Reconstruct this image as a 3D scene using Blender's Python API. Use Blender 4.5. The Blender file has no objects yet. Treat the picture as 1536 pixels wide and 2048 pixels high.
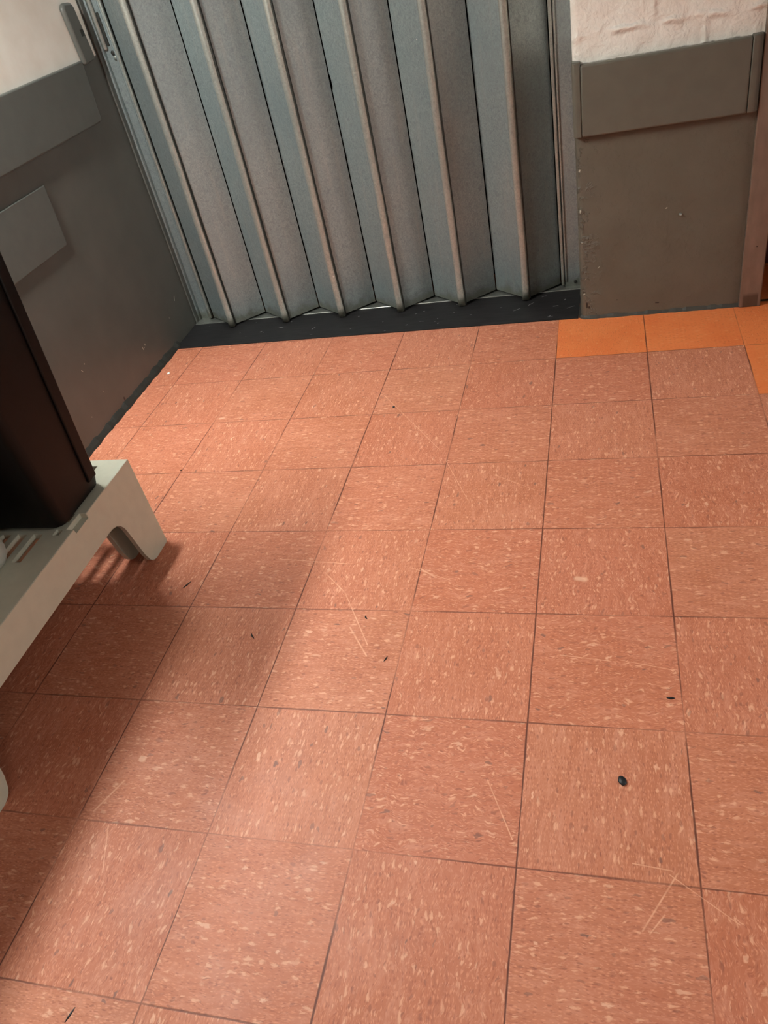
import bpy, bmesh, math, random
from mathutils import Vector, Matrix
random.seed(7)
S = 0.3048                       # one floor tile (one foot), in metres; lengths below are in tiles unless noted
scene = bpy.context.scene

# ------------------------------------------------------------------ camera
cam_data = bpy.data.cameras.new('camera')
cam = bpy.data.objects.new('camera', cam_data)
scene.collection.objects.link(cam)
cam_data.sensor_fit = 'HORIZONTAL'
cam_data.sensor_width = 36.0
cam_data.lens = 36.0 * 1543.19 / 1536.0
cam_data.clip_start = 0.02
yaw, pit, rol = 0.35890, 0.65910, -0.24230
fw = Vector((-math.sin(yaw) * math.cos(pit), math.cos(yaw) * math.cos(pit), -math.sin(pit)))
r0 = Vector((math.cos(yaw), math.sin(yaw), 0)); u0 = r0.cross(fw)
rt = math.cos(rol) * r0 + math.sin(rol) * u0
up = -math.sin(rol) * r0 + math.cos(rol) * u0
M = Matrix((rt, up, -fw)).transposed().to_4x4()
M.translation = Vector((0.540, -8.1524, 4.4813)) * S
cam.matrix_world = M
scene.camera = cam

# ------------------------------------------------------------------ world, exposure, lamp settings
world = bpy.data.worlds.new('world'); scene.world = world
world.use_nodes = True
world.node_tree.nodes['Background'].inputs[0].default_value = (0.9, 0.92, 1.0, 1)
world.node_tree.nodes['Background'].inputs[1].default_value = 0.0
scene.view_settings.view_transform = 'Standard'
scene.view_settings.look = 'None'
scene.view_settings.exposure = 0.85
scene.view_settings.gamma = 1.0
scene.view_settings.use_curve_mapping = False
LAMP_COLOR = (0.97, 1.0, 0.95)
LAMPS = [  # x0, x1, y0, y1, z, strength, label
    (-5.08, -4.74, -4.9, -2.0, 6.60, 118.0, 'narrow strip light bracketed off the left wall, above the plastic rack'),
    (13.0, 17.0, -8.0, -4.0, 8.30, 18.0, 'wide ceiling light panel far to the right of the folding door'),
    (2.0, 5.0, -14.8, -12.8, 8.30, 5.0, 'added fill light panel behind the viewer, at the back of the room'),  # added fill lamp, brightens the pier and other faces turned to the viewer
]

# ------------------------------------------------------------------ helpers
C = scene.collection
def lin(r, g, b):
    f = lambda c: (c / 255 / 12.92) if c / 255 <= 0.04045 else ((c / 255 + 0.055) / 1.055) ** 2.4
    return (f(r), f(g), f(b), 1.0)

class NT:
    """small node-tree helper"""
    def __init__(self, name):
        self.m = bpy.data.materials.new(name); self.m.use_nodes = True
        self.t = self.m.node_tree; self.n = self.t.nodes; self.l = self.t.links
        self.b = self.n['Principled BSDF']
        tc = self.n.new('ShaderNodeTexCoord')
        g = self.n.new('ShaderNodeNewGeometry')
        self.pos = self.vm('SCALE', g.outputs['Position'], scale=1 / S)   # position in tiles
    def lk(self, a, b):
        if hasattr(a, 'is_output'): self.l.new(a, b)
        else: b.default_value = a
    def ma(self, op, a, b=None, c=None, clamp=False):
        n = self.n.new('ShaderNodeMath'); n.operation = op; n.use_clamp = clamp
        for i, v in enumerate((a, b, c)):
            if v is not None: self.lk(v, n.inputs[i])
        return n.outputs[0]
    def vm(self, op, a, b=None, scale=None):
        n = self.n.new('ShaderNodeVectorMath'); n.operation = op
        self.lk(a, n.inputs[0])
        if b is not None: self.lk(b, n.inputs[1])
        if scale is not None: self.lk(scale, n.inputs['Scale'])
        return n.outputs['Value'] if op in ('LENGTH', 'DOT_PRODUCT', 'DISTANCE') else n.outputs[0]
    def xyz(self, v):
        n = self.n.new('ShaderNodeSeparateXYZ'); self.lk(v, n.inputs[0]); return n.outputs
    def comb(self, x, y, z):
        n = self.n.new('ShaderNodeCombineXYZ')
        for i, v in enumerate((x, y, z)): self.lk(v, n.inputs[i])
        return n.outputs[0]
    def noise(self, v, scale, detail=3, rough=0.5, dist=0.0, out=0):
        n = self.n.new('ShaderNodeTexNoise'); self.lk(v, n.inputs['Vector'])
        n.inputs['Scale'].default_value = scale; n.inputs['Detail'].default_value = detail
        n.inputs['Roughness'].default_value = rough; n.inputs['Distortion'].default_value = dist
        return n.outputs[out]
    def vor(self, v, scale, feature='F1', rnd=1.0):
        n = self.n.new('ShaderNodeTexVoronoi'); n.feature = feature; self.lk(v, n.inputs['Vector'])
        n.inputs['Scale'].default_value = scale; n.inputs['Randomness'].default_value = rnd
        return n
    def white(self, v):
        n = self.n.new('ShaderNodeTexWhiteNoise'); n.noise_dimensions = '3D'; self.lk(v, n.inputs['Vector']); return n
    def mr(self, v, a, b, c=0.0, d=1.0, smooth=False):
        n = self.n.new('ShaderNodeMapRange'); n.clamp = True
        if smooth: n.interpolation_type = 'SMOOTHSTEP'
        self.lk(v, n.inputs[0])
        for i, q in enumerate((a, b, c, d)): self.lk(q, n.inputs[1 + i])
        return n.outputs[0]
    def mix(self, f, a, b, mode='MIX'):
        n = self.n.new('ShaderNodeMix'); n.data_type = 'RGBA'; n.blend_type = mode; n.clamp_factor = True
        self.lk(f, n.inputs[0]); self.lk(a, n.inputs[6]); self.lk(b, n.inputs[7]); return n.outputs[2]
    def fmix(self, f, a, b):
        n = self.n.new('ShaderNodeMix'); n.data_type = 'FLOAT'
        self.lk(f, n.inputs[0]); self.lk(a, n.inputs[2]); self.lk(b, n.inputs[3]); return n.outputs[0]
    def vmix(self, f, a, b):
        n = self.n.new('ShaderNodeMix'); n.data_type = 'VECTOR'
        self.lk(f, n.inputs[0]); self.lk(a, n.inputs[4]); self.lk(b, n.inputs[5]); return n.outputs[1]
    def bump(self, h, strength=0.3, dist=0.002):
        n = self.n.new('ShaderNodeBump'); self.lk(h, n.inputs['Height'])
        n.inputs['Strength'].default_value = strength; n.inputs['Distance'].default_value = dist
        self.l.new(n.outputs[0], self.b.inputs['Normal'])
    def out(self, col=None, rough=None, metal=None, spec=None):
        for v, k in ((col, 'Base Color'), (rough, 'Roughness'), (metal, 'Metallic'), (spec, 'Specular IOR Level')):
            if v is not None: self.lk(v, self.b.inputs[k])
        return self.m
    def marks(self, u, v, segs):
        """union of thin marks; segs = (u0,v0,u1,v1,halfwidth)"""
        tot = None
        p = self.comb(u, v, 0.0)
        for (a0, b0, a1, b1, w) in segs:
            d = Vector((a1 - a0, b1 - b0, 0)); L = max(d.length, 1e-4); d = d / L
            rel = self.vm('SUBTRACT', p, (a0, b0, 0.0))
            t = self.vm('DOT_PRODUCT', rel, tuple(d))
            tcl = self.ma('MINIMUM', self.ma('MAXIMUM', t, 0.0), L)
            proj = self.vm('SCALE', tuple(d), scale=tcl)
            dist = self.vm('DISTANCE', rel, proj)
            m = self.mr(dist, w * 0.4, w, 1.0, 0.0)
            tot = m if tot is None else self.ma('MAXIMUM', tot, m)
        return tot

def obj(name, bm, mat, parent=None, smooth=False, bevel=0.0, seg=2):
    bmesh.ops.recalc_face_normals(bm, faces=bm.faces)
    me = bpy.data.meshes.new(name); bm.to_mesh(me); bm.free()
    if smooth:
        for p in me.polygons: p.use_smooth = True
    o = bpy.data.objects.new(name, me); C.objects.link(o)
    if mat: me.materials.append(mat)
    if parent is not None:
        o.parent = parent
        o.matrix_parent_inverse = Matrix.Translation(-parent.location)
    if bevel:
        md = o.modifiers.new('bevel', 'BEVEL'); md.width = bevel * S; md.segments = seg
        md.limit_method = 'ANGLE'; md.angle_limit = math.radians(35)
        md.harden_normals = False
        for p in me.polygons: p.use_smooth = True
        try:
            me.set_sharp_from_angle(angle=math.radians(35))
        except Exception: pass
    return o
def thing(name, loc, label, cat, group=None):
    o = bpy.data.objects.new(name, None); C.objects.link(o)
    o.location = Vector(loc) * S; o.empty_display_size = 0.1
    o['label'] = label; o['category'] = cat
    if group: o['group'] = group
    return o
def tag(o, label, cat, group=None):
    o['label'] = label; o['category'] = cat
    if group: o['group'] = group
    return o
def struct(o):
    o['kind'] = 'structure'; return o
def BM(): return bmesh.new()
def hexa(bm, P):
    """P: 4 bottom corners then 4 top corners, tiles"""
    v = [bm.verts.new(Vector(p) * S) for p in P]
    for f in ((0, 3, 2, 1), (4, 5, 6, 7), (0, 1, 5, 4), (1, 2, 6, 5), (2, 3, 7, 6), (3, 0, 4, 7)):
        bm.faces.new([v[i] for i in f])
def box(bm, x0, x1, y0, y1, z0, z1):
    hexa(bm, [(x0, y0, z0), (x1, y0, z0), (x1, y1, z0), (x0, y1, z0), (x0, y0, z1), (x1, y0, z1), (x1, y1, z1), (x0, y1, z1)])
def prism(bm, pts, f0, f1):
    """extrude 2D polygon pts between the point maps f0 and f1"""
    a = [bm.verts.new(Vector(f0(*p)) * S) for p in pts]; b = [bm.verts.new(Vector(f1(*p)) * S) for p in pts]
    bm.faces.new(a[::-1]); bm.faces.new(b)
    n = len(pts)
    for i in range(n): bm.faces.new((a[i], a[(i + 1) % n], b[(i + 1) % n], b[i]))
def rrect(x0, x1, y0, y1, r, n=6):
    out = []
    for cx, cy, a0 in ((x1 - r, y1 - r, 0), (x0 + r, y1 - r, 90), (x0 + r, y0 + r, 180), (x1 - r, y0 + r, 270)):
        for i in range(n + 1):
            a = math.radians(a0 + 90 * i / n); out.append((cx + r * math.cos(a), cy + r * math.sin(a)))
    return out
def loft(bm, rings, cap0=True, cap1=True):
    vs = [[bm.verts.new(Vector(p) * S) for p in r] for r in rings]
    n = len(vs[0])
    for a, b in zip(vs, vs[1:]):
        for i in range(n): bm.faces.new((a[i], a[(i + 1) % n], b[(i + 1) % n], b[i]))
    if cap0: bm.faces.new(vs[0][::-1])
    if cap1: bm.faces.new(vs[-1])
def ellipsoid(bm, c, r, rz=0.0, seg=12, rings=8, rag=0.0):
    """small rounded grain"""
    m = Matrix.Translation(Vector(c) * S) @ Matrix.Rotation(rz, 4, 'Z') @ Matrix.Diagonal(Vector((r[0], r[1], r[2], 1 / S)) * S)
    res = bmesh.ops.create_uvsphere(bm, u_segments=seg, v_segments=rings, radius=1.0, matrix=m)
    if rag:
        for v in res['verts']:
            v.co += Vector((random.uniform(-1, 1) * r[0], random.uniform(-1, 1) * r[1], 0)) * rag * S

# ------------------------------------------------------------------ materials
def mat_floor():
    k = NT('vinyl_composition_tile')
    x, y, z = k.xyz(k.pos)
    wob = k.noise(k.pos, 0.7, 1)
    fx = k.ma('FLOOR', x); fy = k.ma('FLOOR', y)
    ux = k.ma('SUBTRACT', x, fx); uy = k.ma('SUBTRACT', y, fy)
    par = k.ma('MODULO', k.ma('ABSOLUTE', k.ma('ADD', fx, fy)), 2.0)       # 1 -> grain along x
    par = k.mr(par, 0.4, 0.6)
    rnd = k.white(k.comb(fx, fy, 3.0)).outputs['Value']
    off = k.vm('SCALE', k.white(k.comb(fx, fy, 9.0)).outputs['Color'], scale=37.0)
    # grain coordinates: a = along the grain, b = across
    a = k.fmix(par, y, x); b = k.fmix(par, x, y)
    g0 = k.vm('ADD', k.comb(a, b, 0.0), off)
    wv = k.vm('SUBTRACT', k.noise(g0, 5.0, 3, 0.6, out=1), (0.5, 0.5, 0.5))
    g = k.vm('ADD', g0, k.vm('SCALE', wv, scale=k.mr(rnd, 0.0, 1.0, 0.03, 0.16)))
    def chips(sa, sb, thr, rmax, soft, seed, amp=0.0):
        v = k.vm('ADD', k.vm('MULTIPLY', g, (sa, sb, 1.0)), (seed, seed * 1.7, 0.0))
        if amp:
            w2 = k.vm('SUBTRACT', k.noise(v, 1.6, 3, 0.6, out=1), (0.5, 0.5, 0.5))
            v = k.vm('ADD', v, k.vm('SCALE', w2, scale=amp))
        n = k.vor(v, 1.0)
        n.voronoi_dimensions = '2D'
        sel = k.xyz(n.outputs['Color'])
        on = k.mr(sel[0], thr, min(1.0, thr + 0.02))
        rr = k.mr(sel[1], 0.0, 1.0, rmax * 0.35, rmax)
        m = k.mr(k.ma('DIVIDE', n.outputs['Distance'], rr), 1.0 - soft, 1.0, 1.0, 0.0)
        return k.ma('MULTIPLY', m, on), sel[2]
    fine, fr = chips(26, 80, 0.45, 0.50, 0.7, 1.3, 0.45)
    mid, mr_ = chips(13, 38, 0.76, 0.44, 0.5, 5.1, 1.25)
    big, br = chips(8, 19, 0.94, 0.30, 0.35, 9.7, 1.2)
    dfine, _ = chips(24, 76, 0.60, 0.48, 0.7, 14.2, 0.5)
    dmid, dr = chips(13, 34, 0.86, 0.36, 0.45, 21.9, 0.5)
    dbig, dbr = chips(7, 16, 0.94, 0.25, 0.3, 33.1, 0.7)
    tone = k.noise(g, 2.2, 4, 0.6)
    big_tone = k.noise(k.pos, 0.55, 2)
    base = k.mix(k.mr(tone, 0.3, 0.7), lin(190, 115, 82), lin(208, 134, 102))
    base = k.mix(k.mr(rnd, 0, 1, 0.0, 0.55), base, lin(194, 106, 74))
    base = k.mix(k.mr(big_tone, 0.35, 0.7, 0.0, 0.4), base, lin(204, 124, 100))
    st = k.noise(k.vm('MULTIPLY', g, (5.0, 26.0, 1.0)), 1.0, 4, 0.65, 0.4)
    base = k.mix(k.mr(st, 0.50, 0.72, 0.0, 0.55), base, lin(220, 152, 126))
    base = k.mix(k.mr(st, 0.46, 0.28, 0.0, 0.40), base, lin(160, 90, 68))
    fine_n = k.noise(k.vm('MULTIPLY', g, (40.0, 90.0, 1.0)), 1.0, 2, 0.6)
    base = k.mix(k.mr(fine_n, 0.52, 0.75, 0.0, 0.5), base, lin(226, 160, 134))
    col = base
    col = k.mix(k.ma('MULTIPLY', dfine, 0.5), col, lin(158, 80, 58))
    col = k.mix(k.ma('MULTIPLY', fine, 0.65), col, lin(228, 158, 126))
    col = k.mix(k.ma('MULTIPLY', dmid, 0.48), col, lin(140, 78, 62))
    col = k.mix(k.ma('MULTIPLY', mid, 0.60), col, lin(240, 184, 152))
    col = k.mix(k.ma('MULTIPLY', dbig, k.mr(dbr, 0, 1, 0.35, 0.8)), col, lin(128, 88, 78))
    col = k.mix(k.ma('MULTIPLY', big, k.mr(br, 0, 1, 0.3, 0.75)), col, lin(240, 190, 160))
    # the orange border tiles
    o1 = k.ma('MULTIPLY', k.ma('GREATER_THAN', x, 0.0), k.ma('GREATER_THAN', y, 0.0))
    o2 = k.ma('MULTIPLY', k.ma('GREATER_THAN', x, 2.0), k.ma('GREATER_THAN', y, -1.0))
    om = k.ma('MAXIMUM', o1, o2)
    oc = k.mix(k.mr(tone, 0.3, 0.7), lin(234, 122, 66), lin(242, 138, 80))
    oc = k.mix(k.ma('MULTIPLY', dfine, 0.45), oc, lin(184, 92, 48))
    oc = k.mix(k.ma('MULTIPLY', fine, 0.45), oc, lin(246, 150, 92))
    oc = k.mix(k.ma('MULTIPLY', mid, 0.30), oc, lin(250, 176, 126))
    col = k.mix(om, col, oc)
    # seams between tiles
    sn = k.noise(k.pos, 1.3, 3)
    w = k.mr(sn, 0.3, 0.7, 0.0035, 0.0085)
    jit = k.ma('MULTIPLY', k.ma('SUBTRACT', k.noise(k.pos, 3.0, 2), 0.5), 0.008)
    def edge(u):
        u = k.ma('ADD', u, jit)
        d = k.ma('SUBTRACT', 0.5, k.ma('ABSOLUTE', k.ma('SUBTRACT', k.ma('FRACT', u), 0.5)))
        return d
    ex = edge(x); ey = edge(y)
    sx = k.mr(k.ma('DIVIDE', ex, w), 0.5, 1.2, 1.0, 0.0)
    sy = k.mr(k.ma('DIVIDE', ey, w), 0.5, 1.2, 1.0, 0.0)
    # seams fade here and there where wax fills them
    fade = k.mr(k.noise(k.vm('ADD', k.pos, (5.0, 2.0, 0.0)), 1.1, 2), 0.36, 0.52, 0.25, 0.95)
    seam = k.ma('MULTIPLY', k.ma('MAXIMUM', k.ma('MULTIPLY', sx, 0.95), k.ma('MULTIPLY', sy, 0.75)), fade)
    col = k.mix(seam, col, lin(92, 42, 30))
    # scratches
    sc = [(-1.86, -3.56, -1.612, -3.801, .006), (-1.612, -3.801, -1.281, -4.368, .006), (-1.47, -4.192, -1.264, -4.478, .008),
          (-.998, -3.51, -.851, -3.611, .011), (-2.907, -5.932, -2.793, -5.691, .009), (.686, -6.265, .884, -5.935, .006),
          (.723, -6.275, .804, -6.167, .005), (-2.347, -3.387, -1.654, -3.45, .005), (.647, -5.902, .859, -5.921, .005),
          (-1.947, -.587, -1.101, -1.75, .005), (-.225, -5.452, -.035, -5.835, .005), (-2.618, -6.331, -2.743, -6.019, .005),
          (.844, -5.945, 1.173, -6.171, .004), (-1.099, -3.492, -.728, -3.64, .004), (.194, -4.402, .543, -4.441, .005),
          (.612, -4.428, .957, -4.5, .004), (-1.03, -1.9, -.7, -2.6, .004), (-.5, -2.2, -.1, -2.45, .004)]
    scm = k.ma('MULTIPLY', k.marks(x, y, sc), k.mr(k.noise(k.pos, 9.0, 2), 0.3, 0.6, 0.25, 0.75))
    col = k.mix(scm, col, lin(238, 182, 150))
    blot = k.marks(x, y, [(0.30, -3.61, 0.36, -3.62, .032)])
    col = k.mix(k.ma('MULTIPLY', blot, 0.7), col, lin(236, 188, 158))
    rough = k.mr(k.noise(k.pos, 3.0, 4), 0.3, 0.7, 0.50, 0.62)
    rough = k.ma('ADD', rough, k.ma('MULTIPLY', fine, 0.05))
    h = k.ma('SUBTRACT', k.ma('MULTIPLY', k.noise(k.pos, 26.0, 2), 0.35), seam)
    k.bump(h, 0.35, 0.0006)
    return k.out(col, rough, 0.0, 0.45)

def mat_galv(name='galvanised_steel', tint=(0.345, 0.40, 0.405), r0=0.36, r1=0.52, dirt=True):
    k = NT(name)
    x, y, z = k.xyz(k.pos)
    p = k.vm('MULTIPLY', k.pos, (1.0, 1.0, 0.8))
    n1 = k.noise(p, 30.0, 4, 0.7, 1.5)
    n2 = k.noise(p, 1.6, 3, 0.5)
    n3 = k.noise(k.vm('MULTIPLY', k.pos, (14.0, 14.0, 0.9)), 1.0, 3)
    c0 = (tint[0] * 0.72, tint[1] * 0.72, tint[2] * 0.72, 1); c1 = (tint[0] * 1.22, tint[1] * 1.22, tint[2] * 1.20, 1)
    col = k.mix(k.mr(n1, 0.32, 0.68), c0, c1)
    col = k.mix(k.mr(n2, 0.35, 0.7, 0.0, 0.4), col, (tint[0] * 0.72, tint[1] * 0.80, tint[2] * 0.84, 1))
    col = k.mix(k.mr(n3, 0.55, 0.75, 0.0, 0.35), col, (0.45, 0.45, 0.42, 1))
    metal = 0.6
    rough = k.mr(n1, 0.3, 0.7, r1, r0)
    if dirt:   # greenish grime left along the foot by floor washing
        gz = k.ma('ADD', z, k.ma('MULTIPLY', k.ma('SUBTRACT', k.noise(k.pos, 7.0, 4), 0.5), 0.22))
        gm = k.mr(gz, 0.05, 0.24, 0.75, 0.0, True)
        col = k.mix(gm, col, lin(78, 74, 54))
        metal = k.mr(gm, 0, 1, 0.6, 0.2)
        rough = k.ma('ADD', rough, k.ma('MULTIPLY', gm, 0.2))
        sp = k.vor(k.pos, 5.0); sel = k.xyz(sp.outputs['Color'])[0]
        spot = k.ma('MULTIPLY', k.mr(sp.outputs['Distance'], 0.03, 0.07, 1.0, 0.0), k.ma('GREATER_THAN', sel, 0.86))
        col = k.mix(spot, col, lin(225, 225, 220))
    k.bump(n1, 0.12, 0.0006)
    return k.out(col, rough, metal, 0.5)

def mat_paint_wall(name, side):
    """side wall paint: glossy grey below, off-white above"""
    k = NT(name)
    x, y, z = k.xyz(k.pos)
    n = k.noise(k.pos, 2.2, 4)
    n2 = k.noise(k.pos, 14.0, 3)
    if side == 'left':
        grey0, grey1 = lin(86, 86, 80), lin(95, 94, 88)
        lim, soft = 3.645, 0.008
    else:
        grey0, grey1 = lin(92, 87, 76), lin(100, 95, 84)
        lim, soft = 2.80, 0.008
    grey = k.mix(k.mr(n, 0.3, 0.7), grey0, grey1)
    white = k.mix(k.mr(n, 0.35, 0.65), lin(240, 233, 222), lin(250, 246, 237))
    zz = k.ma('ADD', z, k.ma('MULTIPLY', k.ma('SUBTRACT', n2, 0.5), 0.03))
    isw = k.mr(zz, lim - soft, lim + soft)
    if side == 'left':
        isw = k.ma('MULTIPLY', isw, k.mr(k.ma('ADD', y, k.ma('MULTIPLY', k.ma('SUBTRACT', n2, 0.5), 0.02)), 1.81, 1.825, 1.0, 0.0))
        marks = k.marks(y, z, [(.395, .422, .400, .43, .012), (.36, .40, .362, .402, .008), (.319, .425, .325, .39, .010),
                               (-.9, .86, -.9, .862, .010), (-1.0, .83, -.98, .80, .005), (1.5, .55, 1.53, .60, .010), (1.2, .42, 1.2, .423, .008),
                               (-.8, .42, -.8, .421, .006), (-1.2, .3, -1.2, .301, .007)])
        dark = k.marks(y, z, [(-.488, .10, -.486, .13, .020), (0.05, 3.62, 0.05, 3.625, .01)])
    else:
        marks = k.marks(x, z, [(.302, 1.30, .305, 1.32, .013), (.305, .95, .318, .95, .008), (.33, .50, .345, .52, .005), (.48, .63, .50, .65, .004),
                               (.31, .31, .32, .32, .010), (1.22, 1.24, 1.23, 1.25, .006), (.305, 1.75, .312, 1.765, .010)])
        dark = k.marks(x, z, [(.345, .15, .345, .20, .016), (.37, .14, .37, .15, .016), (.69, .21, .70, .21, .008), (1.14, .13, 1.17, .13, .010)])
    grey = k.mix(marks, grey, lin(190, 186, 172))
    grey = k.mix(dark, grey, lin(35, 30, 26))
    col = k.mix(isw, grey, white)
    rough = k.mr(isw, 0, 1, 0.42, 0.5)
    h = k.ma('ADD', k.ma('MULTIPLY', n2, 0.35), k.ma('MULTIPLY', k.noise(k.pos, 4.0, 4, 0.6), 0.8))
    if side == 'right':
        jit = k.ma('MULTIPLY', k.ma('SUBTRACT', k.noise(k.pos, 5.0, 3), 0.5), 0.10)
        z2 = k.ma('ADD', z, jit); x2 = k.ma('ADD', x, jit)
        row = k.ma('DIVIDE', k.ma('SUBTRACT', z2, 3.04), 0.667)
        fr = k.ma('FRACT', row); par = k.ma('MODULO', k.ma('ABSOLUTE', k.ma('FLOOR', row)), 2.0)
        hz = k.ma('MULTIPLY', k.ma('SUBTRACT', 0.5, k.ma('ABSOLUTE', k.ma('SUBTRACT', fr, 0.5))), 0.667)
        xo = k.fmix(par, 1.055, 1.52)
        fx = k.ma('FRACT', k.ma('DIVIDE', k.ma('SUBTRACT', x2, xo), 1.333))
        vx = k.ma('MULTIPLY', k.ma('SUBTRACT', 0.5, k.ma('ABSOLUTE', k.ma('SUBTRACT', fx, 0.5))), 1.333)
        d = k.ma('MINIMUM', hz, vx)
        joint = k.ma('MULTIPLY', k.mr(d, 0.0, 0.05, 1.0, 0.0, True), k.mr(k.noise(k.pos, 3.0, 2), 0.35, 0.55))
        pit_ = k.noise(k.pos, 7.0, 4, 0.55, 0.3)
        hw = k.ma('ADD', k.ma('MULTIPLY', joint, 0.9), k.ma('MULTIPLY', k.mr(pit_, 0.35, 0.7), 0.55))
        low = k.ma('MULTIPLY', k.mr(z, 1.6, 0.2), 0.6)
        edge = k.mr(x, 0.27, 0.55, 1.8, 0.25)
        hg = k.ma('MULTIPLY', k.mr(k.noise(k.pos, 12.0, 4, 0.6, 0.4), 0.52, 0.75), edge)
        h = k.fmix(isw, k.ma('ADD', h, hg), k.ma('MULTIPLY', hw, 1.6))
        k.bump(h, 0.85, 0.0055)
    else:
        k.bump(h, 0.25, 0.0012)
    return k.out(col, rough, 0.0, 0.5)

def mat_simple(name, col, rough, metal=0.0, spec=0.5, var=0.06, scale=6.0, bump=0.08, bdist=0.0005, bscale=60):
    k = NT(name)
    n = k.noise(k.pos, scale, 4)
    c0 = tuple(c * (1 - var) for c in col[:3]) + (1,); c1 = tuple(min(1, c * (1 + var)) for c in col[:3]) + (1,)
    k.bump(k.noise(k.pos, bscale, 2), bump, bdist)
    return k.out(k.mix(k.mr(n, 0.3, 0.7), c0, c1), rough, metal, spec)

def mat_rubber():
    k = NT('black_rubber')
    x, y, z = k.xyz(k.pos)
    segs = []
    rs = random.Random(3)
    for i in range(34):
        cx = rs.uniform(-5.2, 0.1); cy = rs.uniform(1.05, 1.75); a = rs.choice([0.6, 0.8, 0.2, 0.0]) + rs.uniform(-.15, .15)
        L = rs.choice([0.002, 0.01, 0.02, 0.06, 0.1]); segs.append((cx, cy, cx + L * math.cos(a), cy + L * math.sin(a), rs.uniform(.005, .009)))
    m = k.ma('MULTIPLY', k.marks(x, y, segs), k.mr(k.noise(k.pos, 12, 2), 0.3, 0.6, 0.3, 0.9))
    n = k.noise(k.vm('MULTIPLY', k.pos, (1.0, 8.0, 1.0)), 3.0, 4)
    col = k.mix(k.mr(n, 0.3, 0.7), lin(27, 26, 27), lin(40, 38, 39))
    col = k.mix(m, col, lin(170, 170, 168))
    k.bump(n, 0.1, 0.0005)
    return k.out(col, 0.55, 0.0, 0.3)

def mat_frame():
    k = NT('brushed_steel_frame')
    x, y, z = k.xyz(k.pos)
    n = k.noise(k.vm('MULTIPLY', k.pos, (3, 3, 1)), 4.0, 4)
    col = k.mix(k.mr(n, 0.3, 0.7), lin(122, 106, 94), lin(136, 120, 108))
    gz = k.ma('ADD', z, k.ma('MULTIPLY', k.ma('SUBTRACT', k.noise(k.pos, 9, 3), 0.5), 0.05))
    gm = k.ma('MULTIPLY', k.mr(gz, 0.13, 0.18, 0.7, 0.0), k.ma('MULTIPLY', k.mr(x, 2.08, 2.10), k.mr(x, 2.245, 2.255, 1.0, 0.0)))
    col = k.mix(gm, col, lin(60, 48, 34))
    sp = k.marks(x, z, [(2.18, .72, 2.185, .72, .008), (2.225, 1.75, 2.215, 1.55, .006)])
    col = k.mix(sp, col, lin(30, 24, 20))
    k.bump(n, 0.08, 0.0008)
    return k.out(col, 0.42, 0.35, 0.5)

M_FLOOR = mat_floor()
M_GALV = mat_galv()
M_GALV2 = mat_galv('galvanised_rib_steel', (0.46, 0.47, 0.43), 0.30, 0.46)
M_WL = mat_paint_wall('left_wall_paint', 'left')
M_WR = mat_paint_wall('right_wall_paint', 'right')
M_RAILL = mat_simple('grey_rail_paint_left', lin(94, 95, 90), 0.40, bump=0.15, bscale=9, bdist=0.001)
M_RAILR = mat_simple('grey_rail_paint_right', lin(98, 95, 85), 0.40, bump=0.15, bscale=9, bdist=0.001)
M_WHITE = mat_simple('ceiling_white', lin(132, 130, 125), 0.8)
M_PLAST = mat_simple('beige_plastic', lin(196, 194, 176), 0.45, var=0.04, scale=9, bump=0.2, bscale=140, bdist=0.0004)
M_BLACK = mat_simple('black_plastic', lin(9, 8, 8), 0.45, spec=0.25, bump=0.1, bscale=120)
M_TUB = mat_simple('pale_grey_plastic', lin(190, 192, 184), 0.35, var=0.03)
M_RUB = mat_rubber()
M_CAULK_GAP = mat_simple('dark_caulk_and_gaps', lin(38, 37, 32), 0.6, bump=0.6, bscale=14, bdist=0.004)  # also the dark colour of the shaded gaps beside the door ribs
M_CAULKR = mat_simple('grey_caulk', lin(58, 56, 50), 0.5, bump=0.6, bscale=14, bdist=0.003)
M_FRAME = mat_frame()
M_DOOR = mat_simple('maroon_door_paint', lin(70, 26, 24), 0.5)
M_ALU = mat_simple('worn_aluminium', lin(170, 172, 165), 0.35, metal=0.8, var=0.15, scale=20, bump=0.2, bscale=30)
M_DARKFLOOR = M_FLOOR
M_LINT = mat_simple('dark_lint', lin(38, 24, 20), 0.8)
M_CRUMB = mat_simple('white_crumb', lin(240, 238, 230), 0.6)
M_SPECK = mat_simple('black_speck', lin(22, 26, 30), 0.5)

# ------------------------------------------------------------------ room shell
bm = BM(); box(bm, -5.9, 18.4, -15.4, 2.6, -0.3, 0.0); struct(obj('floor', bm, M_FLOOR))
bm = BM(); box(bm, -5.9, 18.4, -15.4, 2.6, 8.5, 8.8); struct(obj('ceiling', bm, M_WHITE))
bm = BM(); box(bm, -5.9, -5.45, -15.4, 2.15, 0, 8.5); struct(obj('wall_left', bm, M_WL))
bm = BM(); box(bm, 18.1, 18.4, -15.4, 2.6, 0, 8.5); struct(obj('wall_right', bm, M_WHITE))
bm = BM(); box(bm, -5.45, 18.1, -15.4, -15.1, 0, 8.5); struct(obj('wall_front', bm, M_WHITE))
# header above the folding door
bm = BM(); box(bm, -5.45, 0.27, 1.2, 2.15, 7.3, 8.5); struct(obj('wall_header', bm, M_WHITE))
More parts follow.
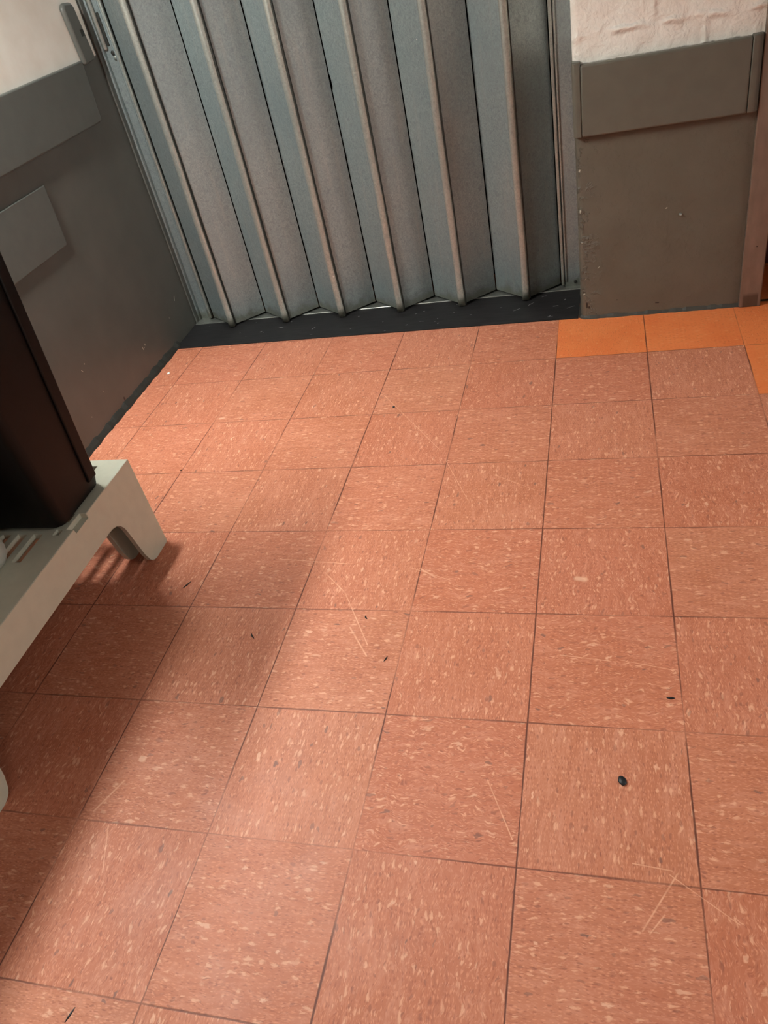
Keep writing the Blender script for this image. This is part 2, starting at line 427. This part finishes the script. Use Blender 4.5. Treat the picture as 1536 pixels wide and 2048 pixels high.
# the masonry pier right of the folding door, with a bullnose corner
bm = BM()
r = 0.075
pts = [(0.27, 2.15), (0.27, 0.95 + r)]
for i in range(1, 7):
    a = math.radians(180 + 90 * i / 6); pts.append((0.27 + r + r * math.cos(a), 0.95 + r + r * math.sin(a)))
pts += [(2.06, 0.95), (2.06, 2.15)]
prism(bm, pts, lambda x, y: (x, y, 0), lambda x, y: (x, y, 8.5))
o = struct(obj('wall_back', bm, M_WR))
for p in o.data.polygons: p.use_smooth = True
o.data.set_sharp_from_angle(angle=math.radians(30))
bm = BM(); box(bm, 5.2, 18.1, 0.95, 2.15, 0, 8.5); box(bm, 2.06, 5.2, 0.95, 2.15, 7.2, 8.5); struct(obj('wall_back_right', bm, M_WHITE))
bm = BM(); box(bm, 4.9, 5.2, -0.6, 0.95, 0, 8.5); struct(obj('wall_light_block', bm, M_WHITE))  # unseen wall added to keep the far light off the recessed doorway floor
# caulk beads along the floor line
def bead(name, path, rad, mat, amp, seed):
    rs = random.Random(seed)
    bm = BM(); rings = []
    for i, (px, py, nx, ny) in enumerate(path):
        rr = rad * (1 + rs.uniform(-amp, amp))
        rings.append([(px, py, 0.0), (px + nx * rr, py + ny * rr, 0.0), (px + nx * rr * .75, py + ny * rr * .75, rr * .55), (px + nx * rr * .2, py + ny * rr * .2, rr * 1.3), (px, py, rr * 1.5)])
    loft(bm, rings); return obj(name, bm, mat, smooth=False)
P = [(-5.45, -13 + i * (14.1 / 180), 1, 0) for i in range(182)]
struct(bead('trim_1', P, 0.055, M_CAULK_GAP, 0.2, 1))
P = [(0.30 + i * (1.97 / 50), 0.95, 0, -1) for i in range(51)]
P = [(0.27, 1.8 - i * 0.15, -1, 0) for i in range(6)] + [(0.275, 0.99, -.9, -.4), (0.31, 0.955, -.5, -.85)] + P[2:]
struct(bead('trim_2', P, 0.026, M_CAULKR, 0.25, 2))

# steel frame of the doorway at the right, and the maroon door set back in it
bm = BM(); box(bm, 2.055, 2.285, 0.90, 1.02, 0.0, 7.3); box(bm, 2.055, 2.14, 1.02, 2.1, 0, 7.3)
jf = tag(obj('door_frame', bm, M_FRAME, bevel=0.012), 'brownish brushed steel door frame post standing at the right end of the grey wall', 'door frame')
bm = BM(); box(bm, 2.14, 5.2, 2.04, 2.14, 0.015, 7.2); struct(obj('door_1', bm, M_DOOR, bevel=0.01))
bm = BM(); box(bm, 2.14, 5.2, 1.02, 1.055, 0.0, 0.008); struct(obj('trim_3', bm, M_CAULK_GAP))

# ------------------------------------------------------------------ room lights and the added fill panel
E_MATS = []
for (x0, x1, y0, y1, z, st, lab) in LAMPS:
    t = thing('ceiling_light', ((x0 + x1) / 2, (y0 + y1) / 2, z), lab, 'ceiling light', 'ceiling light panels')
    m = bpy.data.materials.new('lit_diffuser'); m.use_nodes = True
    b = m.node_tree.nodes['Principled BSDF']; b.inputs['Base Color'].default_value = (0.9, 0.9, 0.9, 1)
    b.inputs['Emission Color'].default_value = LAMP_COLOR + (1,); b.inputs['Emission Strength'].default_value = st
    bm = BM(); box(bm, x0, x1, y0, y1, z - 0.02, z); obj('diffuser', bm, m, t)
    bm = BM(); w = 0.07
    for bx in ((x0 - w, x1 + w, y0 - w, y0), (x0 - w, x1 + w, y1, y1 + w), (x0 - w, x0, y0, y1), (x1, x1 + w, y0, y1)):
        box(bm, *bx, z - 0.04, z + 0.20)
    box(bm, x0 - w, x1 + w, y0 - w, y1 + w, z + 0.0, z + 0.22)
    if z < 8: box(bm, -5.45, x0 - w, y0 + 0.5, y0 + 0.7, z + 0.1, z + 0.18); box(bm, -5.45, x0 - w, y1 - 0.7, y1 - 0.5, z + 0.1, z + 0.18)
    obj('housing', bm, M_WHITE, t)

# ------------------------------------------------------------------ accordion door
ACC = thing('accordion_door', (-2.6, 1.8, 0.03), 'galvanised steel folding door of pleated upright panels closing the doorway', 'door')
seams = [-5.18, -4.31, -3.455, -2.59, -1.735, -0.87, 0.0]
ribs = [-4.745, -3.885, -3.025, -2.165, -1.30, -0.44]
YS, YR = 1.945, 1.62
ZB, ZT = 0.035, 7.25
notches = {1: [(3.21, .26), (.95, .10)], 2: [(3.27, .22), (1.72, .28), (.85, .08)], 3: [(2.88, .18), (1.92, .34), (.64, .08)], 4: [(1.93, .34), (.69, .08)], 5: [(2.52, .34), (.83, .18)]}
def panel(si, xs, xr, side):
    """one leaf from the hinge seam xs to the front rib xr"""
    sgn = 1 if xr > xs else -1
    L = math.hypot(xr - xs, YS - YR)
    n = Vector((-(YR - YS), (xr - xs), 0)).normalized()
    if n.y > 0: n = -n
    g = 0.010
    pts = [(g, ZB + 0.02)]
    pts += [(L - 0.02, ZB), (L - 0.02, ZT), (g, ZT)]
    edge = []
    for (zc, h) in notches.get(si, []):
        if (side == 0):
            edge += [(g, zc + h / 2), (g + .014, zc + h / 2 - .03), (g + .018, zc - h / 2 + .04), (g, zc - h / 2)]
    pts += edge
    def f(off):
        return lambda s, z: (xs + (xr - xs) * s / L - n.x * off, YS + (YR - YS) * s / L - n.y * off, z)
    bm = BM(); prism(bm, pts, f(0.0), f(0.022))
    bmesh.ops.triangulate(bm, faces=[q for q in bm.faces if len(q.verts) > 4])
    # raised hem beside the hinge seam
    obj('panel', bm, M_GALV, ACC)
for i, xr in enumerate(ribs):
    panel(i, seams[i], xr, 0)
    panel(i + 1, seams[i + 1], xr, 1)
for i, xr in enumerate(ribs):
    bm = BM()
    # rolled edge strip, a slightly flattened tube that leans a little towards the left leaf
    N = 14; rings = []
    zs = [ZB - 0.012, 0.16, 0.165, 0.8, 1.6, 2.4, 3.2, 4.0, 5.2, ZT]
    for z in zs:
        k_ = 1.06 if z < 0.163 else 1.0
        wv = 0.004 * math.sin(z * 3.1 + i)
        rings.append([(xr + wv + 0.047 * k_ * math.cos(a) , YR - 0.012 + 0.030 * k_ * math.sin(a), z) for a in [2 * math.pi * q / N for q in range(N)]])
    loft(bm, rings); obj('edge_strip', bm, M_GALV2, ACC, smooth=True)
    bm = BM(); box(bm, xr + 0.047, xr + 0.058, YR - 0.012, YR + 0.03, ZB, ZT); obj('gap_shade_strip', bm, M_CAULK_GAP, ACC)  # dark colour standing in for the shade in the gap beside the rib
# bright hinge rods at both ends
for x0, x1, y0 in ((-5.225, -5.190, 1.90), (0.008, 0.048, 1.86)):
    bm = BM(); box(bm, x0, x1, y0, y0 + 0.05, 0.05, ZT); obj('end_strip', bm, M_GALV2, ACC, bevel=0.01)

# jamb channels
t = thing('steel_jamb', (-5.33, 1.95, 0), 'galvanised steel jamb channel left of the folding door, slotted near its top', 'door jamb')
bm = BM()
box(bm, -5.45, -5.22, 1.99, 2.05, 0.0, ZT)
box(bm, -5.45, -5.40, 1.93, 1.99, 0.0, ZT)
box(bm, -5.262, -5.232, 1.93, 1.99, 0.0, ZT)
obj('channel', bm, M_GALV, t, bevel=0.01)
bm = BM(); box(bm, -5.345, -5.315, 1.975, 1.992, 3.70, 4.06); obj('slot', bm, M_CAULK_GAP, t, bevel=0.006)
bm = BM(); box(bm, -5.405, -5.35, 1.95, 1.992, 3.66, 5.6); obj('latch_guide', bm, M_GALV2, t, bevel=0.02)
bm = BM(); ellipsoid(bm, (-5.30, 1.985, 3.56), (.022, .012, .03)); obj('screw', bm, M_ALU, t, smooth=True)
bm = BM(); ellipsoid(bm, (-5.31, 1.985, 3.62), (.028, .010, .028)); obj('screw_hole', bm, M_CAULK_GAP, t, smooth=True)
# grey painted corner angle in front of it
bm = BM(); box(bm, -5.45, -5.425, 1.85, 1.95, 0.0, ZT)
tag(obj('corner_angle', bm, M_RAILL, bevel=0.006), 'narrow grey painted steel corner angle between left wall and folding door', 'metal trim')
t = thing('steel_jamb', (0.14, 1.85, 0), 'galvanised steel jamb plate right of the folding door beside the masonry pier', 'door jamb')
bm = BM(); box(bm, 0.052, 0.27, 1.88, 1.95, 0.0, ZT); obj('plate', bm, M_GALV, t, bevel=0.006)
bm = BM(); box(bm, 0.062, 0.082, 1.86, 1.88, 0.10, ZT); obj('lip', bm, M_GALV2, t, bevel=0.006)
bm = BM(); ellipsoid(bm, (0.185, 1.875, 0.09), (.020, .016, .022)); obj('screw', bm, M_CAULK_GAP, t, smooth=True)

# threshold bar and rubber strip
t = bm = BM(); box(bm, -5.44, 0.26, 1.795, 2.05, 0.0, 0.022)
tag(obj('threshold_bar', bm, M_ALU, bevel=0.008), 'worn silver metal threshold bar under the folding door', 'threshold')
bm = BM(); hexa(bm, [(-5.448, 1.056, 0), (0.235, 0.968, 0), (0.262, 1.80, 0), (-5.448, 1.80, 0), (-5.448, 1.058, 0.011), (0.235, 0.970, 0.011), (0.262, 1.80, 0.011), (-5.448, 1.80, 0.011)])
tag(obj('threshold_strip', bm, M_RUB), 'black scuffed rubber strip on the floor in front of the folding door', 'threshold strip')

# ------------------------------------------------------------------ left wall rails and strike
def board_x(pts, x0, x1):
    bm = BM(); prism(bm, pts, lambda y, z: (x0, y, z), lambda y, z: (x1, y, z)); return bm
def rounded_end(y0, y1, z0, z1, r):
    pts = [(y0, z0)]
    for i in range(7):
        a = math.radians(-90 + 90 * i / 6); pts.append((y1 - r + r * math.cos(a), z0 + r + r * math.sin(a)))
    pts += [(y1 + 0.05, z1), (y0, z1)]
    return pts
bm = board_x(rounded_end(-13.1, 1.34, 3.0, 3.66, 0.06), -5.45, -5.395)
tag(obj('bumper_rail', bm, M_RAILL, bevel=0.02, seg=3), 'upper grey painted bumper rail along the left wall, just below the white paint', 'wall rail')
bm = board_x(rounded_end(-13.1, -0.27, 2.07, 2.73, 0.04), -5.45, -5.428)
tag(obj('wall_plate', bm, M_RAILL, bevel=0.010, seg=2), 'thin grey painted board on the left wall, below the bumper rail', 'wall board')
bm = BM()
pts = [(1.42, 3.60), (1.72, 3.60), (1.71, 3.66), (1.66, 4.17), (1.62, 4.23), (1.42, 4.24), (1.38, 4.19), (1.42, 3.66)]
pts = [(1.43, 3.60), (1.69, 3.62), (1.69, 3.68), (1.635, 4.18), (1.60, 4.23), (1.43, 4.24), (1.385, 4.19)]
prism(bm, pts, lambda y, z: (-5.45, y, z), lambda y, z: (-5.385, y, z))
t = tag(obj('latch_plate', bm, M_RAILL, bevel=0.03, seg=3), 'short upright grey latch plate on the left wall beside the folding door', 'latch plate')
bm = BM(); box(bm, -5.386, -5.378, 1.56, 1.62, 3.88, 3.95); obj('slot', bm, M_CAULK_GAP, t)

# right pier rail
bm = BM()
t = thing('bumper_rail', (1.15, 0.9, 2.45), 'thick grey bumper rail across the masonry pier below the white blocks', 'wall rail')
bm = BM(); box(bm, 0.35, 1.945, 0.855, 0.95, 2.12, 2.80); obj('rail_board', bm, M_RAILR, t, bevel=0.02, seg=3)
bm = BM()
pts = [(1.948, 0.852), (1.948, 1.02), (2.05, 1.02)] + [(2.05 - .075 + .075 * math.cos(math.radians(-q * 15)), .852 + .075 - .075 * math.sin(math.radians(q * 15))) for q in range(7)]; loft(bm, [[(x, y, 2.125) for x, y in pts], [(x, y, 2.81) for x, y in pts]])
obj('end_cap', bm, M_RAILR, t, bevel=0.01)
bm = BM(); pts = [(0.3495, 1.06), (0.262, 1.06)] + [(0.262 + .045 - .045 * math.cos(math.radians(q * 18)), .865 + .045 - .045 * math.sin(math.radians(q * 18))) for q in range(6)] + [(0.3495, .865)]; loft(bm, [[(x, y, 2.115) for x, y in pts], [(x, y, 2.83) for x, y in pts]])
obj('end_cap', bm, M_RAILR, t, bevel=0.012)
bm = BM(); ellipsoid(bm, (1.372, 0.945, 1.157), (.020, .028, .018))
tag(obj('bolt_head', bm, M_ALU, smooth=True), 'small painted bolt head sticking out of the grey pier wall', 'bolt')

# ------------------------------------------------------------------ plastic rack
XF, XBk, Y1, Y0, ZR = -3.64, -5.32, -3.13, -6.19, 1.0
RACK = thing('storage_rack', ((XF + XBk) / 2, (Y0 + Y1) / 2, 0), 'low pale beige plastic rack with slotted top standing on the red floor', 'rack')
# slotted deck: cells of a grid that are left out become real slots
slots = []
for c in range(9):
    x1 = -3.905 - c * 0.155
    for (ya, yb) in ((-3.55, -3.22), (-4.02, -3.69), (-4.49, -4.16), (-4.96, -4.63), (-5.43, -5.10), (-5.90, -5.57)):
        if not (c < 2 and -5.5 < ya < -4.5): slots.append((x1 - 0.085, x1, ya, yb))
slots.append((-3.80, -3.745, -4.0, -3.90))
slots.append((-3.80, -3.745, -4.17, -4.10))
xs = sorted({XF, XBk} | {s[0] for s in slots} | {s[1] for s in slots} | {-3.705})
ys = sorted({Y0, Y1, -4.105, -3.90} | {s[2] for s in slots} | {s[3] for s in slots})
def solid(i, j):
    if i < 0 or j < 0 or i >= len(xs) - 1 or j >= len(ys) - 1: return False
    cx, cy = (xs[i] + xs[i + 1]) / 2, (ys[j] + ys[j + 1]) / 2
    if cx > -3.705 and -4.105 < cy < -3.90: return False
    return not any(s[0] < cx < s[1] and s[2] < cy < s[3] for s in slots)
bm = BM(); vt = {}; TH = 0.05
def V(i, j, top):
    if (i, j, top) not in vt: vt[(i, j, top)] = bm.verts.new(Vector((xs[i], ys[j], ZR if top else ZR - TH)) * S)
    return vt[(i, j, top)]
for i in range(len(xs) - 1):
    for j in range(len(ys) - 1):
        if not solid(i, j): continue
        bm.faces.new([V(i, j, 1), V(i + 1, j, 1), V(i + 1, j + 1, 1), V(i, j + 1, 1)])
        bm.faces.new([V(i, j, 0), V(i, j + 1, 0), V(i + 1, j + 1, 0), V(i + 1, j, 0)])
        for (di, dj, a, b) in ((-1, 0, (i, j), (i, j + 1)), (1, 0, (i + 1, j), (i + 1, j + 1)), (0, -1, (i, j), (i + 1, j)), (0, 1, (i, j + 1), (i + 1, j + 1))):
            if not solid(i + di, j + dj): bm.faces.new([V(*a, 0), V(*b, 0), V(*b, 1), V(*a, 1)])
obj('deck', bm, M_PLAST, RACK, bevel=0.008, seg=2)
# notch floor under the gap in the front edge
bm = BM(); box(bm, -3.72, XF - 0.002, -4.12, -3.885, ZR - TH - 0.06, ZR - TH + 0.003); obj('notch_floor', bm, M_PLAST, RACK)
# stiffening ribs that run under the deck between the slots
for c in range(0, 9, 2):
    bm = BM(); x1 = -3.865 - c * 0.155; box(bm, x1 - 0.02, x1, Y0 + 0.05, Y1 - 0.05, ZR - TH - 0.16, ZR - TH); obj('deck_rib', bm, M_PLAST, RACK)
# skirts
def skirt_front(xa, xb):
    bm = BM()
    # outline in (y, z) incl. the small drop of the top edge
    pts = [(Y0, 0.667), (Y0, ZR - .003), (-4.105, ZR - .003), (-4.10, ZR - 0.048), (-3.90, ZR - 0.048), (-3.895, ZR - .003), (Y1, ZR - .003), (Y1, 0.667)]
    prism(bm, pts, lambda y, z: (xa, y, z), lambda y, z: (xb, y, z))
    return bm
obj('skirt', skirt_front(XF - 0.045, XF + 0.002), M_PLAST, RACK)
obj('skirt', skirt_front(XBk - 0.002, XBk + 0.045), M_PLAST, RACK)
for ya, yb in ((Y1 - 0.045, Y1 + 0.002), (Y0 - 0.002, Y0 + 0.045)):
    bm = BM(); box(bm, XBk + 0.045, XF - 0.045, ya, yb, 0.667, ZR - 0.003); obj('skirt', bm, M_PLAST, RACK)
def leg(sx, sy):
    """hollow corner leg: outer flange, inner flange and end wall; sx=1 at the front, sy=1 at the far end"""
    bm = BM()
    prof = [(0.0, 0.667), (0.0, 0.02), (0.02, 0.0), (0.235, 0.0), (0.275, 0.012), (0.305, 0.03), (0.33, 0.062), (0.365, 0.16), (0.43, 0.50), (0.445, 0.555), (0.475, 0.605), (0.52, 0.642), (0.575, 0.662), (0.62, 0.667)]
    def yy(d): return (Y1 - d) if sy > 0 else (Y0 + d)
    def xx(d): return (XF + 0.002 - d) if sx > 0 else (XBk - 0.002 + d)
    prism(bm, prof, lambda d, z: (xx(0), yy(d), z), lambda d, z: (xx(0.045), yy(d), z))
    prism(bm, [(d * 0.97, z) for d, z in prof], lambda d, z: (xx(0.235), yy(d), z), lambda d, z: (xx(0.285), yy(d), z))
    ea, eb = yy(0.0), yy(0.045)
    box(bm, min(xx(0.045), xx(0.235)), max(xx(0.045), xx(0.235)), min(ea, eb), max(ea, eb), 0.0, 0.667)
    return bm
for sx in (1, -1):
    for sy in (1, -1):
        obj('leg', leg(sx, sy), M_PLAST, RACK)

# ------------------------------------------------------------------ black slim bin on the rack
BIN = thing('waste_bin', (-4.55, -3.8, ZR), 'tall slim black plastic bin standing at the far end of the beige rack', 'bin')
def bin_ring(z, inset=0.0, n=6):
    k_ = (z - ZR) / 2.5
    x1 = -3.71 + 0.09 * k_ - inset; x0 = -5.30 - 0.03 * k_ + inset
    y1 = -3.475 + 0.150 * k_ - inset; y0 = -4.125 - 0.14 * k_ + inset
    return [(x, y, z) for x, y in rrect(x0, x1, y0, y1, 0.085, n)]
bm = BM()
rings = [bin_ring(ZR + 0.001, 0.05), bin_ring(ZR + 0.03, 0.01), bin_ring(ZR + 0.10, 0.0), bin_ring(2.2), bin_ring(3.35), bin_ring(3.40, -0.04), bin_ring(3.55, -0.045), bin_ring(3.56, 0.02), bin_ring(3.3, 0.03), bin_ring(ZR + 0.08, 0.05)]
loft(bm, rings)
obj('body', bm, M_BLACK, BIN, smooth=False, bevel=0.004)
# raised corner columns on the end face: they leave a shallow groove between them
def column(ya_off, yb_off, near):
    bm = BM(); P8 = []
    for z in (ZR + 0.12, 3.34):
        k_ = (z - ZR) / 2.5
        x1 = -3.71 + 0.09 * k_; y1 = -3.475 + 0.150 * k_; y0 = -4.125 - 0.14 * k_
        if near: a, b = y0 + ya_off, y0 + yb_off
        else: a, b = y1 - yb_off, y1 - ya_off
        P8 += [(x1 - 0.02, a, z), (x1 + 0.018, a, z), (x1 + 0.018, b, z), (x1 - 0.02, b, z)]
    hexa(bm, P8); return bm
obj('corner_column', column(0.05, 0.17, False), M_BLACK, BIN, bevel=0.012)
# lid with its swing flap
bm = BM()
loft(bm, [bin_ring(3.50, -0.055), bin_ring(3.60, -0.06), bin_ring(3.70, 0.0), bin_ring(3.72, 0.04)])
obj('lid', bm, M_BLACK, BIN, bevel=0.006)

# pale grey container beside it
TUB = thing('plastic_container', (-4.65, -4.95, ZR), 'pale grey plastic container with rounded corners beside the black bin on the rack', 'container')
def tub_ring(z, ins, r, n=8):
    k_ = (z - ZR) / 2.4
    return [(x, y, z) for x, y in rrect(-5.30 + ins, -3.985 - 0.01 * k_ - ins, -6.12 - 0.02 * k_ + ins, -4.36 - 0.02 * k_ - ins, r, n)]
bm = BM()
loft(bm, [tub_ring(ZR + 0.001, 0.07, 0.13), tub_ring(ZR + 0.02, 0.03, 0.16), tub_ring(ZR + 0.06, 0.01, 0.18), tub_ring(ZR + 0.12, 0.0, 0.18), tub_ring(3.1, 0.0, 0.18), tub_ring(3.4, -0.02, 0.2), tub_ring(3.4, 0.04, 0.16), tub_ring(ZR + 0.12, 0.05, 0.15)])
obj('body', bm, M_TUB, TUB, smooth=True)
bm = BM()
loft(bm, [tub_ring(3.38, -0.05, 0.22), tub_ring(3.46, -0.055, 0.22), tub_ring(3.55, -0.02, 0.2), tub_ring(3.57, 0.2, 0.1)])
obj('lid', bm, M_TUB, TUB, bevel=0.006)

# ------------------------------------------------------------------ bits lying on the floor
def sliver(x, y, ang, L, w, mat, label, name='lint_fibre', cat='debris', bend=0.25):
    bm = BM(); n = 6; rings = []
    d = Vector((math.cos(ang), math.sin(ang), 0)); q = Vector((-d.y, d.x, 0))
    for i in range(n + 1):
        t_ = i / n - 0.5; c = Vector((x, y, 0)) + d * t_ * L + q * bend * L * (t_ * t_ - 0.12)
        ww = w * (0.25 + 0.75 * math.cos(t_ * math.pi))
        rings.append([tuple(c + q * ww), tuple(c + q * ww * 0.6 + Vector((0, 0, ww * 1.2))), tuple(c - q * ww * 0.6 + Vector((0, 0, ww * 1.2))), tuple(c - q * ww)])
    loft(bm, rings); return tag(obj(name, bm, mat), label, cat)
sliver(-3.152, -3.734, math.radians(62), 0.105, 0.007, M_LINT, 'thin dark fibre on the floor, to the right of the rack foot')
sliver(-2.288, -4.314, math.radians(-50), 0.075, 0.007, M_LINT, 'short curved dark fibre on the shaded floor tile, mid left')
sliver(-2.398, -7.115, math.radians(75), 0.085, 0.006, M_SPECK, 'straight black fibre at the bottom left of the floor', bend=0.02)
sliver(-1.36, -4.08, math.radians(-55), 0.045, 0.007, M_LINT, 'tiny dark chip beside the long scratch on the floor')
sliver(-1.105, -4.50, math.radians(70), 0.055, 0.006, M_LINT, 'tiny dark fibre near the centre of the floor, below the scratches')
sliver(0.93, -4.74, math.radians(0), 0.055, 0.008, M_SPECK, 'small flat dark chip beside the right-hand long seam of the floor')
sliver(-4.01, -2.02 + .07, math.radians(60), 0.03, 0.007, M_LINT, 'tiny dark crumb on the seam near the rack end', bend=0)
bm = BM(); ellipsoid(bm, (0.605, -5.388, 0.008), (.024, .034, .010), rz=math.radians(15), rag=0.08)
tag(obj('pebble', bm, M_SPECK, smooth=True), 'small black oval speck on the bright floor tile at lower right', 'debris')
bm = BM(); ellipsoid(bm, (-5.218, 0.318, 0.012), (.018, .026, .014), rz=math.radians(-30), rag=0.12)
tag(obj('crumb', bm, M_CRUMB, smooth=True), 'small white crumb on the floor beside the left wall', 'debris')
bm = BM(); ellipsoid(bm, (-1.77, -0.77 - .1, 0.006), (.014, .014, .008), rag=0.1)
tag(obj('crumb', bm, M_SPECK, smooth=True), 'tiny black dot on the floor a step in front of the folding door', 'debris')
